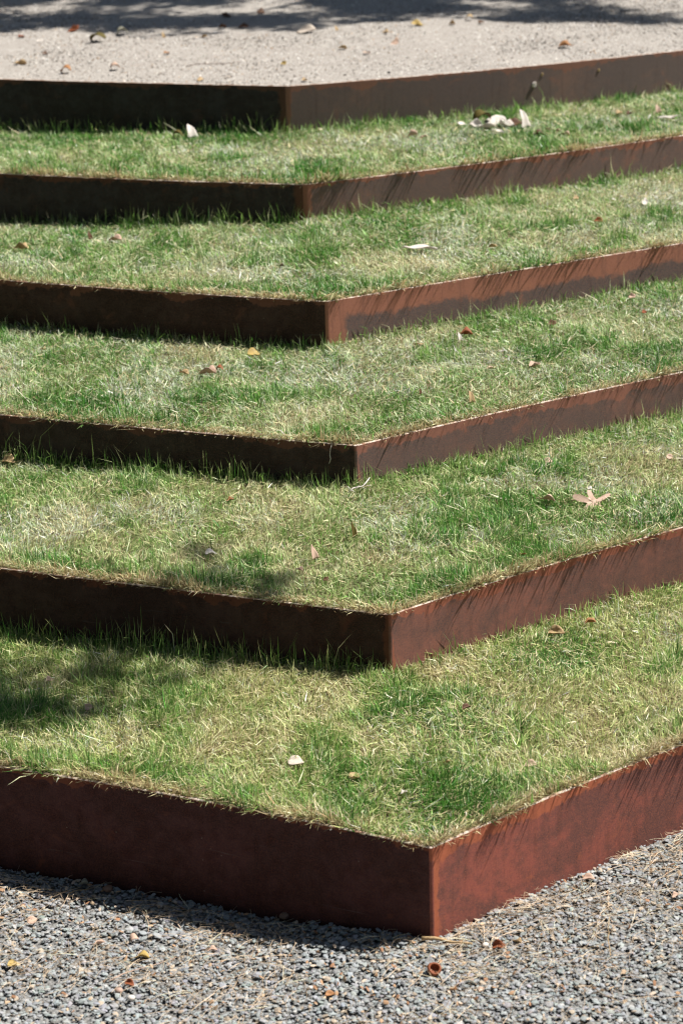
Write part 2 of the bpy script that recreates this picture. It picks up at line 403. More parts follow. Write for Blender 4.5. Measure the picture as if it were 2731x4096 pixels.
    o = link("grass", raw_mesh("grass", V, F, C), M_GRASS)
    tag(o, GRASS_LABEL[i], "grass", "lawn on the steps", 'stuff')
    return nb
DRYNESS = [.06, .03, .02, .03, -.04]
SHEEN_AMT = [.35, .8, 1.0, .9, .8]
PALE = [(.53, .58, .23), (.48, .56, .26), (.50, .59, .34), (.52, .60, .34), (.47, .56, .30)]
GRASS_LABEL = ["yellowish green lawn on the lowest step above the gravel", "green and straw lawn on the second step", "pale green lawn on the third step",
               "pale sunlit lawn on the fourth step", "short lawn on the top step below the path"]
total = 0
for i, (dn, wd) in enumerate(((22600, .0032), (18500, .0034), (14200, .0038), (11200, .0043), (9700, .0047))):
    total += make_lawn(i, dn, wd)
print("blades", total)

# ------------------------------------------------------------------ gravel and grit
def ico():
    bm = bmesh.new(); bmesh.ops.create_icosphere(bm, subdivisions=1, radius=1.0)
    v = np.array([q.co[:] for q in bm.verts]); f = np.array([[q.index for q in p.verts] for p in bm.faces]); bm.free(); return v, f
ICO_V, ICO_F = ico()
OCT_V = np.array([(1, 0, 0), (-1, 0, 0), (0, 1, 0), (0, -1, 0), (0, 0, 1), (0, 0, -1)], float)
OCT_F = np.array([(0, 2, 4), (2, 1, 4), (1, 3, 4), (3, 0, 4), (2, 0, 5), (1, 2, 5), (3, 1, 5), (0, 3, 5)])
def rot_mats(n, tilt):
    a = RNG.uniform(0, 2 * np.pi, n); t = RNG.normal(0, tilt, n); p = RNG.normal(0, tilt, n)
    ca, sa, ct, st, cp, sp = np.cos(a), np.sin(a), np.cos(t), np.sin(t), np.cos(p), np.sin(p); o = np.zeros(n); e = np.ones(n)
    Rz = np.stack([ca, -sa, o, sa, ca, o, o, o, e], 1).reshape(n, 3, 3)
    Rx = np.stack([e, o, o, o, ct, -st, o, st, ct], 1).reshape(n, 3, 3)
    Ry = np.stack([cp, o, sp, o, e, o, -sp, o, cp], 1).reshape(n, 3, 3)
    return Rx @ Ry @ Rz
def stones(name, P, size, ratios, tilt, jit, cols, bv, bf, mat):
    n = len(P); k = len(bv)
    v = bv[None] * (1 + RNG.normal(0, jit, (n, k, 1))) * (ratios * size[:, None] * .5)[:, None, :]
    v = np.einsum('nij,nkj->nki', rot_mats(n, tilt), v) + P[:, None, :]
    f = (bf[None] + (np.arange(n) * k)[:, None, None]).reshape(-1, bf.shape[1])
    c = np.repeat(cols[:, None, :], k, 1)
    return link(name, raw_mesh(name, v.reshape(-1, 3), f, c.reshape(-1, 3)), mat)

n = 31000
x = RNG.uniform(-2.0, 2.0, n); top = curve_y(0, x) - .006; y = top - (top - 6.75) * RNG.random(n)
keep = (y > 6.95 + 0 * x) & (np.abs(x) < .145 * y + .32); x, y = x[keep], y[keep]; n = len(x)
size = np.clip(.0165 * np.exp(RNG.normal(0, .36, n)), .007, .038)
y = np.minimum(y, curve_y(0, x) - size * .45)
z = gravel_z(x) + RNG.uniform(-.008, .006, n) + (noise2(x, y, .5, 3) - .5) * .012
base = np.array((.300, .320, .326))[None] * np.exp(RNG.normal(0, .10, (n, 1))) * (1 + RNG.normal(0, .03, (n, 3)))
r = RNG.random(n)
base = np.where((r < .10 + .06 * (x > .3))[:, None], np.array((.40, .335, .26)) * np.exp(RNG.normal(0, .15, (n, 1))), base)
base = np.where(((r > .10) & (r < .14))[:, None], np.array((.46, .46, .45)), base)
base = np.where(((r > .14) & (r < .20))[:, None], np.array((.24, .245, .25)), base)
rat = np.stack([np.ones(n), RNG.uniform(.55, .95, n), RNG.uniform(.20, .42, n)], 1)
o = stones("gravel", np.stack([x, y, z], 1), size, rat, .22, .13, base, ICO_V, ICO_F, M_STONE)
tag(o, "loose grey crushed stones around the lowest steel wall", "gravel", kind='stuff')

n = 44000
y = curve_y(5, 0) - .4 + RNG.random(n) * 5.2; x = RNG.uniform(-1, 1, n) * (.1445 * y + .35)
yy = curve_y(5, x) + THICK
keep = y > yy + .004; x, y = x[keep], y[keep]; n = len(x)
size = np.clip(.0128 * np.exp(RNG.normal(0, .36, n)), .006, .034)
z = WALL[5]['zt'] - .006 + (noise2(x, y, .6, 31) - .5) * .012 + RNG.uniform(-.003, .002, n)
base = np.array((.40, .37, .335))[None] * np.exp(RNG.normal(0, .34, (n, 1)))
r = RNG.random(n); base = np.where((r < .12)[:, None], np.array((.21, .185, .16)), base); base = np.where((r > .92)[:, None], np.array((.70, .67, .64)), base)
base = np.where(((r > .10) & (r < .15))[:, None], np.array((.45, .33, .23)), base)
rat = np.stack([np.ones(n), RNG.uniform(.6, 1, n), RNG.uniform(.35, .65, n)], 1)
o = stones("path_grit", np.stack([x, y, z], 1), size, rat, .4, .12, np.clip(base, 0, .8), OCT_V, OCT_F, M_GRIT)
tag(o, "pale beige grit scattered over the upper path", "grit", kind='stuff')

def strands(name, P, length, width, lift, cols, mat, seg=3):
    """thin bent three-sided needles lying on the ground"""
    n = len(P); az = RNG.uniform(0, 2 * np.pi, n); curl = RNG.normal(0, 1.1, n)
    pts = np.zeros((n, seg + 1, 3)); pts[:, 0] = P; d = az.copy()
    for k in range(seg):
        pts[:, k + 1] = pts[:, k] + np.stack([np.cos(d), np.sin(d), np.zeros(n)], 1) * (length / seg)[:, None]
        d = d + curl / seg
    hump = np.sin(np.linspace(0, np.pi, seg + 1))
    pts[:, :, 2] += hump[None] * lift[:, None] + RNG.uniform(0, .004, (n, seg + 1))
    V = []
    for a in (0, 2.1, 4.2):
        w = (np.linspace(1, .6, seg + 1)[None] * width[:, None])
        off = np.stack([-np.sin(d)[:, None] * np.cos(a) * w, np.cos(d)[:, None] * np.cos(a) * w, np.sin(a) * w], -1)
        V.append(pts + off)
    V = np.stack(V, 2)                       # n, seg+1, 3, xyz
    idx = np.arange(n * (seg + 1) * 3).reshape(n, seg + 1, 3); F = []
    for j in range(3):
        j2 = (j + 1) % 3
        F.append(np.stack([idx[:, :-1, j], idx[:, 1:, j], idx[:, 1:, j2], idx[:, :-1, j2]], -1).reshape(-1, 4))
    c = np.repeat(cols[:, None, :], (seg + 1) * 3, 1).reshape(-1, 3)
    return link(name, raw_mesh(name, V.reshape(-1, 3), np.concatenate(F), c), mat)
n = 4200
x = RNG.uniform(-1.7, 1.9, n); top = curve_y(0, x) - .05
dd = np.where(x > .35, np.minimum(RNG.exponential(.45, n), 1.6), RNG.uniform(.02, 1.2, n)); y = top - dd
clump = noise2(x, y, .22, 5); keep = (clump + .25 * (x > .3) > .42) & (y > 6.9); x, y = x[keep], y[keep]; n = len(x)
z = gravel_z(x) + .010 + RNG.uniform(0, .006, n)
cols = np.array((.68, .52, .36))[None] * np.exp(RNG.normal(0, .22, (n, 1)))
o = strands("pine_needles", np.stack([x, y, z], 1), RNG.uniform(.05, .15, n), RNG.uniform(.0006, .0012, n), RNG.uniform(0, .008, n), np.clip(cols, 0, .8), M_NEEDLE)
tag(o, "dry straw coloured needles strewn over the grey gravel", "pine needles", kind='stuff')
n = 950
x = RNG.uniform(-1.7, 1.9, n); top = curve_y(0, x) - .03; y = top - (top - 6.9) * RNG.random(n) ** 1.2
z = gravel_z(x) + .010
cols = np.array([(.52, .38, .25), (.34, .18, .10), (.58, .46, .36), (.42, .26, .15)])[RNG.integers(0, 4, n)]
rat = np.stack([np.ones(n), RNG.uniform(.35, .7, n), RNG.uniform(.08, .18, n)], 1)
o = stones("leaf_crumbs", np.stack([x, y, z], 1), RNG.uniform(.012, .028, n), rat, .5, .15, cols, ICO_V, ICO_F, M_STONE)
tag(o, "tan and rust leaf crumbs mixed into the grey gravel", "leaf litter", kind='stuff')

# ------------------------------------------------------------------ leaves, pebbles, twigs
PAL = dict(white=(.76, .70, .64), pink=(.62, .44, .34), tan=(.52, .37, .20), rust=(.30, .095, .04), brown=(.13, .065, .035), olive=(.115, .09, .022),
           cream=(.66, .57, .48), yellow=(.50, .36, .12), orange=(.42, .21, .09), grey=(.36, .35, .27), dark=(.06, .06, .06), pinkst=(.55, .38, .30), brownst=(.24, .15, .11))
def mat_leaf(name, col):
    g = N(name); co = g.n("ShaderNodeTexCoord").outputs["Object"]
    n1 = g.noise(co, 38, 4, .65); n2 = g.noise(co, 240, 2)
    k = .8 if min(col) > .3 else .45
    dark = (col[0] * k, col[1] * k * .92, col[2] * k * .85)
    c = g.mix(g.ramp(n1, .50, .74, 0, .8), col, dark); c = g.mix(g.ramp(n2, .55, .8, 0, .35), c, dark)
    g.bump(n1, .4, .002); g.finish(c, .6, .3)
    tr = g.n("ShaderNodeBsdfTranslucent"); g.l(c, tr.inputs[0]); mx = g.n("ShaderNodeMixShader"); mx.inputs[0].default_value = .22
    g.l(g.b.outputs[0], mx.inputs[1]); g.l(tr.outputs[0], mx.inputs[2]); g.l(mx.outputs[0], g.out.inputs[0])
    return g.m
M_LEAF = {k: mat_leaf("dry_leaf_" + k, c) for k, c in PAL.items()}

def oak_mesh(size, rnd):
    """flat lobed leaf, five pointed lobes of unequal length round a narrow blade, edges curled up"""
    lobes = [(1.57, .50), (.40, .60), (2.70, .60), (3.70, .36), (5.6, .38), (4.71, .52)]
    bm = bmesh.new(); c = bm.verts.new((0, 0, size * .05)); rings = []; na = 72
    for k in range(1, 6):
        ring = []
        for j in range(na):
            a = 6.2832 * j / na; R = .20
            for la, lr in lobes:
                d = abs((a - la + math.pi) % (2 * math.pi) - math.pi); R = max(R, lr * math.exp(-(d / .33) ** 2))
            q = R * size * k / 5
            z = size * (.05 + .16 * (k / 5) ** 2 * (R - .13) * math.sin(3 * a + 1) + .03 * math.sin(6 * a) * k / 5)
            ring.append(bm.verts.new((q * math.cos(a), q * math.sin(a), z)))
        rings.append(ring)
    for j in range(na): bm.faces.new((c, rings[0][j], rings[0][(j + 1) % na]))
    for k in range(4):
        for j in range(na): bm.faces.new((rings[k][j], rings[k + 1][j], rings[k + 1][(j + 1) % na], rings[k][(j + 1) % na]))
    for f in bm.faces: f.smooth = True
    me = bpy.data.meshes.new("lobed_leaf"); bm.to_mesh(me); bm.free(); return me
def leaf_mesh(kind, size, hr, rnd):
    """a dry leaf: outline by half-widths along the midrib, bent and cupped, 0.8 mm thick"""
    nl, nw = 11, 6
    wid = {'curl': .46, 'flat': .50, 'arch': .50, 'strip': .13, 'upright': .60, 'chip': .62, 'oak': .5}[kind]
    ln = size
    verts = []
    ph = rnd.uniform(0, 6.28); cup = rnd.uniform(.5, 1.3); bend = rnd.uniform(-1.0, .7)
    if kind == 'flat': cup *= .35; bend *= .35
    if kind == 'chip': cup *= .6
    if kind == 'arch': cup, bend = .25, 2.7
    if kind == 'strip': cup, bend = .5, rnd.uniform(-.5, .35)
    if kind == 'upright': cup, bend = .5, .5
    if kind == 'oak': cup, bend = .35, .5
    px = pz = 0.0; ang = bend / 2; st = ln / (nl - 1); rows = []
    for i in range(nl):
        t = i / (nl - 1)
        hw = wid * ln * (math.sin(math.pi * min(1, max(0, t ** .8))) ** .75) * (1 + .10 * math.sin(9 * t + ph))
        if kind == 'chip': hw = wid * ln * max(.12, math.sin(math.pi * t) ** .5) * (1 + .3 * math.sin(7 * t + ph))
        if kind == 'oak': hw = ln * (.06 + .42 * math.sin(math.pi * t) ** .6 * (.5 + .5 * math.cos(t * 6.28 * 3 + .4)) ** 1.2)
        if kind == 'upright': hw = wid * ln * (1 - t) ** .7 * .75 + .02 * ln
        hw = max(hw, .012 * ln)
        row = []
        for j in range(nw + 1):
            s = j / nw * 2 - 1
            a = s * cup * hw / (wid * ln + 1e-6)
            yv = hw * s * math.cos(a * .6); up = hw * abs(s) * math.sin(abs(a)) * .9 + ln * .06 * math.sin(6 * t + 4 * s + ph) * abs(s)
            if kind == 'oak' and abs(s) > .5: yv *= 1.0; up += ln * .05 * math.sin(t * 18 + ph)
            row.append((px - math.sin(ang) * 0 + up * -math.sin(ang), yv, pz + up * math.cos(ang)))
        rows.append(row)
        px += math.cos(ang) * st; pz += math.sin(ang) * st; ang -= bend / (nl - 1)
    bm = bmesh.new(); vs = [[bm.verts.new(p) for p in r] for r in rows]
    for i in range(nl - 1):
        for j in range(nw): bm.faces.new((vs[i][j], vs[i][j + 1], vs[i + 1][j + 1], vs[i + 1][j]))
    bmesh.ops.translate(bm, verts=bm.verts, vec=(-size / 2, 0, 0))
    if kind == 'upright':
        bmesh.ops.rotate(bm, verts=bm.verts, cent=(0, 0, 0), matrix=Matrix.Rotation(-math.radians(68), 3, 'Y'))
        bmesh.ops.scale(bm, verts=bm.verts, vec=(1, 1, hr))
    zmin = min(q.co.z for q in bm.verts); cx = sum(q.co.x for q in bm.verts) / len(bm.verts)
    bmesh.ops.translate(bm, verts=bm.verts, vec=(-cx if kind != 'upright' else 0, 0, -zmin))
    bmesh.ops.recalc_face_normals(bm, faces=bm.faces)
    ret = bmesh.ops.solidify(bm, geom=bm.faces[:], thickness=.0008)
    for fc in bm.faces: fc.smooth = True
    me = bpy.data.meshes.new("leaf"); bm.to_mesh(me); bm.free(); return me
def tube(pts, rad, sides=6):
    bm = bmesh.new(); rows = []
    for k, p in enumerate(pts):
        a = Vector(pts[max(0, k - 1)]); b = Vector(pts[min(len(pts) - 1, k + 1)]); d = (b - a).normalized()
        s = d.cross(Vector((0, 0, 1))); s = s.normalized() if s.length > 1e-4 else Vector((1, 0, 0)); u = s.cross(d)
        rows.append([bm.verts.new(Vector(p) + (s * math.cos(6.2832 * j / sides) + u * math.sin(6.2832 * j / sides)) * rad[k]) for j in range(sides)])
    for k in range(len(rows) - 1):
        for j in range(sides):
            f = bm.faces.new((rows[k][j], rows[k][(j + 1) % sides], rows[k + 1][(j + 1) % sides], rows[k + 1][j])); f.smooth = True
    bm.faces.new(rows[0][::-1]); bm.faces.new(rows[-1])
    bmesh.ops.recalc_face_normals(bm, faces=bm.faces)
    me = bpy.data.meshes.new("tube"); bm.to_mesh(me); bm.free(); return me
def pebble_mesh(size, rnd):
    bm = bmesh.new(); bmesh.ops.create_icosphere(bm, subdivisions=2, radius=.5)
    for q in bm.verts:
        k = 1 + .16 * math.sin(5 * q.co.x + rnd.uniform(0, .4)) + rnd.uniform(-.05, .05)
        q.co = Vector((q.co.x * k * size, q.co.y * k * size * .8, q.co.z * k * size * .62))
    zmin = min(q.co.z for q in bm.verts); bmesh.ops.translate(bm, verts=bm.verts, vec=(0, 0, -zmin * .75))
    for f in bm.faces: f.smooth = True
    me = bpy.data.meshes.new("pebble"); bm.to_mesh(me); bm.free(); return me
ITEMS = [
    ('arch', -1.731, 18.257, 1.687, 0.1436, 'olive', 0.75, None, 'large olive brown leaf arched up on the pale upper path', 'leaf', 'litter lying on the pale upper path'),
    ('arch', -1.57, 18.546, 1.687, 0.1126, 'grey', 0.75, None, 'greyish curled leaf at the edge of the tree shade on the upper path', 'leaf', 'litter lying on the pale upper path'),
    ('arch', -1.839, 16.899, 1.687, 0.0971, 'orange', 0.8, None, 'orange brown hooped leaf near the black wall on the upper path', 'leaf', 'litter lying on the pale upper path'),
    ('arch', -1.502, 16.971, 1.687, 0.0914, 'pink', 1.0, None, 'pink and rust curled leaf right of the orange hooped leaf, upper path', 'leaf', 'litter lying on the pale upper path'),
    ('upright', -1.25, 18.346, 1.687, 0.0361, 'tan', 1.3, None, 'small pale leaf standing on edge at the shade line, upper path', 'leaf', 'litter lying on the pale upper path'),
    ('curl', -2.201, 17.299, 1.687, 0.093, 'tan', 1.0, None, 'wavy tan leaf nearest the left border on the upper path', 'leaf', 'litter lying on the pale upper path'),
    ('chip', -2.339, 18.546, 1.687, 0.0497, 'rust', 1.0, None, 'small rust chip below the tree shade at far left of the upper path', 'leaf', 'litter lying on the pale upper path'),
    ('chip', -2.18, 18.333, 1.687, 0.0459, 'white', 1.0, None, 'whitish chip left of the large olive arched leaf, upper path', 'leaf', 'litter lying on the pale upper path'),
    ('chip', -2.069, 17.716, 1.687, 0.0444, 'brown', 1.0, None, 'small brown chip below the whitish chip on the upper path', 'leaf', 'litter lying on the pale upper path'),
    ('chip', -1.968, 18.827, 1.687, 0.0874, 'rust', 1.0, None, 'reddish leaf scrap in half shade above the olive arched leaf', 'leaf', 'litter lying on the pale upper path'),
    ('chip', -0.878, 16.439, 1.687, 0.0443, 'tan', 1.0, None, 'small tan leaf curl close to the black wall, under the thin twig', 'leaf', 'litter lying on the pale upper path'),
    ('curl', -0.94, 18.312, 1.687, 0.0589, 'tan', 1.0, None, 'small tan leaf right of the shade line, above the thin twig', 'leaf', 'litter lying on the pale upper path'),
    ('curl', -0.651, 18.734, 1.687, 0.0803, 'brown', 1.0, None, 'brown leaf at the shade edge above the path centre', 'leaf', 'litter lying on the pale upper path'),
    ('chip', -0.816, 18.742, 1.687, 0.0602, 'brown', 1.0, None, 'dark brown scrap left of the brown leaf at the shade edge', 'leaf', 'litter lying on the pale upper path'),
    ('chip', -1.177, 17.61, 1.687, 0.0442, 'orange', 1.0, None, 'orange chip left of the thin twig on the upper path', 'leaf', 'litter lying on the pale upper path'),
    ('flat', -0.168, 18.457, 1.687, 0.1517, 'cream', 0.9, None, 'white flat leaf at the shade edge, brightest on the upper path', 'leaf', 'litter lying on the pale upper path'),
    ('chip', -0.173, 16.316, 1.687, 0.044, 'tan', 1.0, None, 'tan chip just behind the corner of the topmost steel wall', 'leaf', 'litter lying on the pale upper path'),
    ('chip', -0.324, 17.022, 1.687, 0.0397, 'yellow', 1.0, None, 'yellow chip at the end of a short sliver behind the topmost corner', 'leaf', 'litter lying on the pale upper path'),
    ('curl', 0.677, 18.64, 1.687, 0.0932, 'yellow', 1.0, None, 'yellow tan leaf under the shade edge right of the path centre', 'leaf', 'litter lying on the pale upper path'),
    ('chip', 0.428, 18.316, 1.687, 0.0491, 'tan', 1.0, None, 'small tan chip left of the yellow tan leaf, upper path', 'leaf', 'litter lying on the pale upper path'),
    ('upright', 0.053, 18.465, 1.687, 0.0396, 'tan', 1.0, None, 'tiny tan leaf standing beside the white flat leaf', 'leaf', 'litter lying on the pale upper path'),
    ('arch', 1.086, 18.857, 1.687, 0.074, 'tan', 1.0, None, 'tan domed leaf with a dark hollow in the shade edge, upper path', 'leaf', 'litter lying on the pale upper path'),
    ('chip', 0.943, 18.636, 1.687, 0.0499, 'tan', 1.0, None, 'tan chip left of the domed leaf in the shade edge', 'leaf', 'litter lying on the pale upper path'),
    ('chip', 1.167, 18.661, 1.687, 0.0466, 'brown', 1.0, None, 'brown chip right of the domed leaf in the shade edge', 'leaf', 'litter lying on the pale upper path'),
    ('chip', 0.264, 17.38, 1.687, 0.0498, 'pink', 1.0, None, 'pinkish chip on the open sunny middle of the upper path', 'leaf', 'litter lying on the pale upper path'),
    ('curl', 0.098, 17.618, 1.687, 0.0631, 'tan', 1.0, None, 'pale tan leaf left of the pinkish chip, upper path', 'leaf', 'litter lying on the pale upper path'),
    ('chip', 0.482, 17.814, 1.687, 0.0638, 'pink', 1.0, None, 'flat pink scrap above right of the pinkish chip, upper path', 'leaf', 'litter lying on the pale upper path'),
    ('pebble', 0.399, 16.52, 1.687, 0.0238, 'dark', 1.0, None, 'dark pebble near the steel rim right of the topmost corner', 'pebble', 'litter lying on the pale upper path'),
    ('curl', 1.69, 17.435, 1.687, 0.1, 'orange', 1.0, None, 'orange leaf near the right border on the upper path', 'leaf', 'litter lying on the pale upper path'),
    ('chip', -0.538, 19.487, 1.687, 0.0625, 'brown', 1.0, None, 'dark scrap deep in the tree shade, upper path centre', 'leaf', 'litter lying on the pale upper path'),
    ('chip', -0.81, 19.347, 1.687, 0.069, 'brown', 1.0, None, 'dark leaf scrap deep in the tree shade left of the path centre', 'leaf', 'litter lying on the pale upper path'),
    ('twig', -0.817, 17.048, 1.687, 0.361, 'brown', 1.0, 8, 'thin brown twig lying across the pale upper path', 'twig', 'litter lying on the pale upper path'),
    ('upright', -0.948, 16.069, 1.372, 0.1107, 'white', 0.85, None, 'white triangular leaf standing against the topmost black wall', 'leaf', 'dead leaves fallen on the lawn steps'),
    ('arch', -1.03, 16.09, 1.37, 0.0933, 'olive', 1.0, None, 'dark olive curled leaf tucked beside the white triangular leaf', 'leaf', 'dead leaves fallen on the lawn steps'),
    ('flat', 0.876, 16.158, 1.394, 0.0644, 'white', 1.0, None, 'small white leaf at the left end of the leaf heap', 'leaf', 'pale leaves heaped on the top lawn step'),
    ('curl', 0.971, 16.09, 1.393, 0.0991, 'white', 1.0, None, 'white leaf second from the left in the leaf heap', 'leaf', 'pale leaves heaped on the top lawn step'),
    ('curl', 1.034, 16.025, 1.392, 0.122, 'white', 1.0, None, 'wide white leaf low in the front of the leaf heap', 'leaf', 'pale leaves heaped on the top lawn step'),
    ('flat', 1.107, 16.205, 1.394, 0.1585, 'white', 1.0, -20, 'long white leaf on top of the leaf heap', 'leaf', 'pale leaves heaped on the top lawn step'),
    ('curl', 1.173, 16.055, 1.392, 0.1222, 'white', 1.0, -40, 'white leaf at the right shoulder of the leaf heap', 'leaf', 'pale leaves heaped on the top lawn step'),
    ('strip', 1.1, 15.893, 1.39, 0.1441, 'white', 1.0, -60, 'narrow white leaf hanging forward from the leaf heap', 'leaf', 'pale leaves heaped on the top lawn step'),
    ('arch', 1.02, 16.214, 1.395, 0.1527, 'olive', 1.0, None, 'dark olive hooped leaf at the back of the leaf heap', 'leaf', 'pale leaves heaped on the top lawn step'),
    ('upright', 1.272, 16.016, 1.391, 0.1161, 'white', 1.1, None, 'white leaf standing apart just right of the leaf heap', 'leaf', 'pale leaves heaped on the top lawn step'),
    ('curl', 1.236, 16.119, 1.392, 0.111, 'brown', 1.0, None, 'dark brown leaf behind the standing white leaf right of the heap', 'leaf', 'pale leaves heaped on the top lawn step'),
    ('curl', 1.5, 15.849, 1.388, 0.0489, 'pink', 1.0, None, 'pink leaf left of a pair on the top lawn step', 'leaf', 'dead leaves fallen on the lawn steps'),
    ('curl', 1.535, 15.738, 1.386, 0.0571, 'pink', 1.0, None, 'pink leaf right of a pair on the top lawn step', 'leaf', 'dead leaves fallen on the lawn steps'),
    ('curl', 1.358, 15.742, 1.387, 0.0743, 'brown', 1.0, None, 'brown leaf between the heap and the pink pair, top lawn step', 'leaf', 'dead leaves fallen on the lawn steps'),
    ('chip', 1.434, 15.914, 1.389, 0.0346, 'pink', 1.0, None, 'small pink chip above the brown leaf, top lawn step', 'leaf', 'dead leaves fallen on the lawn steps'),
    ('curl', 0.532, 15.804, 1.391, 0.0774, 'pink', 1.0, None, 'crumpled pink leaf left of the leaf heap, top lawn step', 'leaf', 'dead leaves fallen on the lawn steps'),
    ('curl', 0.599, 15.756, 1.39, 0.06, 'pink', 1.0, None, 'second pink leaf just right of the crumpled one, top lawn step', 'leaf', 'dead leaves fallen on the lawn steps'),
    ('upright', 2.22, 16.404, 1.392, 0.0594, 'pink', 1.0, None, 'pink blocky leaf near the right border, top lawn step', 'leaf', 'dead leaves fallen on the lawn steps'),
    ('strip', 2.266, 16.216, 1.388, 0.1351, 'white', 1.0, -8, 'long white curled leaf at the right border, top lawn step', 'leaf', 'dead leaves fallen on the lawn steps'),
    ('chip', 2.028, 16.366, 1.393, 0.0474, 'brown', 1.0, None, 'brown chip left of the pink blocky leaf, top lawn step', 'leaf', 'dead leaves fallen on the lawn steps'),
    ('chip', 1.964, 16.401, 1.394, 0.0475, 'tan', 1.0, None, 'tan chip beside the brown chip, top lawn step', 'leaf', 'dead leaves fallen on the lawn steps'),
    ('strip', 0.493, 13.669, 1.152, 0.2016, 'white', 1.2, -4, 'long white curled leaf lying in the middle of the fourth lawn step', 'leaf', 'dead leaves fallen on the lawn steps'),
    ('curl', 1.591, 14.26, 1.149, 0.0576, 'rust', 1.0, None, 'rust brown leaf alone at the right of the fourth lawn step', 'leaf', 'dead leaves fallen on the lawn steps'),
    ('chip', 1.475, 14.589, 1.152, 0.0268, 'white', 1.0, None, 'tiny white chip above the rust leaf, fourth lawn step', 'leaf', 'dead leaves fallen on the lawn steps'),
    ('chip', 1.935, 14.737, 1.15, 0.0486, 'white', 1.0, None, 'pale chip near the right border of the fourth lawn step', 'leaf', 'dead leaves fallen on the lawn steps'),
    ('chip', 1.519, 14.896, 1.153, 0.0355, 'tan', 1.0, None, 'tan chip close under the steel wall, fourth lawn step', 'leaf', 'dead leaves fallen on the lawn steps'),
    ('curl', 0.916, 13.689, 1.149, 0.0555, 'tan', 1.0, None, 'tan leaf right of the long white leaf, fourth lawn step', 'leaf', 'dead leaves fallen on the lawn steps'),
    ('upright', -1.484, 14.349, 1.103, 0.0422, 'brown', 1.3, None, 'dark brown leaf standing up at the left of the fourth lawn step', 'leaf', 'dead leaves fallen on the lawn steps'),
    ('curl', -1.315, 14.258, 1.11, 0.0892, 'pink', 1.0, None, 'pale pink crumpled leaf right of the dark standing leaf', 'leaf', 'dead leaves fallen on the lawn steps'),
    ('curl', -1.871, 14.121, 1.107, 0.0988, 'tan', 1.0, None, 'tan leaf nearest the left border, fourth lawn step', 'leaf', 'dead leaves fallen on the lawn steps'),
    ('chip', -0.3, 13.389, 1.143, 0.0322, 'brown', 1.0, None, 'small brown chip near the steel corner, fourth lawn step', 'leaf', 'dead leaves fallen on the lawn steps'),
    ('curl', -0.683, 12.19, 0.877, 0.0961, 'pink', 1.0, None, 'pale leaf with a rust fold in the left half of the third lawn step', 'leaf', 'dead leaves fallen on the lawn steps'),
    ('arch', -0.623, 12.249, 0.876, 0.0551, 'rust', 1.0, None, 'rust hooped leaf touching the pale folded leaf, third lawn step', 'leaf', 'dead leaves fallen on the lawn steps'),
    ('curl', -0.807, 12.199, 0.877, 0.0549, 'tan', 1.0, None, 'tan leaf left of the pale folded leaf, third lawn step', 'leaf', 'dead leaves fallen on the lawn steps'),
    ('chip', -1.608, 12.735, 0.877, 0.0333, 'tan', 1.0, None, 'tan chip near the left border, third lawn step', 'leaf', 'dead leaves fallen on the lawn steps'),
    ('flat', -0.451, 12.539, 0.876, 0.0704, 'yellow', 1.0, None, 'dull yellow leaf in the wall shadow of the third lawn step', 'leaf', 'dead leaves fallen on the lawn steps'),
    ('curl', 0.699, 12.715, 0.904, 0.0855, 'rust', 1.0, None, 'rust brown crumpled leaf under the steel wall, third lawn step', 'leaf', 'dead leaves fallen on the lawn steps'),
    ('upright', 0.66, 12.604, 0.902, 0.04, 'white', 1.3, None, 'small white leaf standing below the rust crumpled leaf', 'leaf', 'dead leaves fallen on the lawn steps'),
    ('chip', 1.187, 12.882, 0.906, 0.048, 'brown', 1.0, None, 'dark brown clod right of the rust crumpled leaf', 'leaf', 'dead leaves fallen on the lawn steps'),
    ('flat', 0.439, 12.548, 0.902, 0.0563, 'tan', 1.0, None, 'flat tan leaf left of the small standing white leaf', 'leaf', 'dead leaves fallen on the lawn steps'),
    ('curl', 1.031, 12.136, 0.891, 0.0683, 'pink', 1.0, None, 'pale pink leaf in the sunny right half of the third lawn step', 'leaf', 'dead leaves fallen on the lawn steps'),
    ('curl', 0.795, 12.089, 0.893, 0.0454, 'pink', 1.0, None, 'pinkish leaf left of the pale pink leaf, third lawn step', 'leaf', 'dead leaves fallen on the lawn steps'),
    ('strip', 0.882, 12.406, 0.897, 0.0464, 'white', 1.0, None, 'slim whitish leaf above the pinkish leaf, third lawn step', 'leaf', 'dead leaves fallen on the lawn steps'),
    ('upright', 0.659, 11.558, 0.884, 0.0523, 'tan', 1.2, None, 'round tan leaf standing at the front rim of the third lawn step', 'leaf', 'dead leaves fallen on the lawn steps'),
    ('chip', 1.69, 13.378, 0.914, 0.0398, 'pink', 1.0, None, 'pink chip under the wall at far right, third lawn step', 'leaf', 'dead leaves fallen on the lawn steps'),
    ('chip', 1.721, 13.073, 0.906, 0.0292, 'rust', 1.0, None, 'rust chip at far right of the third lawn step', 'leaf', 'dead leaves fallen on the lawn steps'),
    ('upright', 0.412, 11.705, 0.889, 0.0309, 'brown', 1.0, None, 'small brown leaf on edge near the front rim, third lawn step', 'leaf', 'dead leaves fallen on the lawn steps'),
    ('curl', -1.659, 11.483, 0.654, 0.0785, 'tan', 1.0, None, 'pale tan leaf at the left border under the third steel wall', 'leaf', 'dead leaves fallen on the lawn steps'),
    ('oak', 1.178, 10.649, 0.668, 0.1713, 'pink', 1.0, None, 'large pale lobed leaf on the right of the second lawn step', 'leaf', 'dead leaves fallen on the lawn steps'),
    ('curl', 0.966, 10.675, 0.668, 0.0736, 'pink', 1.0, None, 'pale pointed leaf left of the large lobed leaf', 'leaf', 'dead leaves fallen on the lawn steps'),
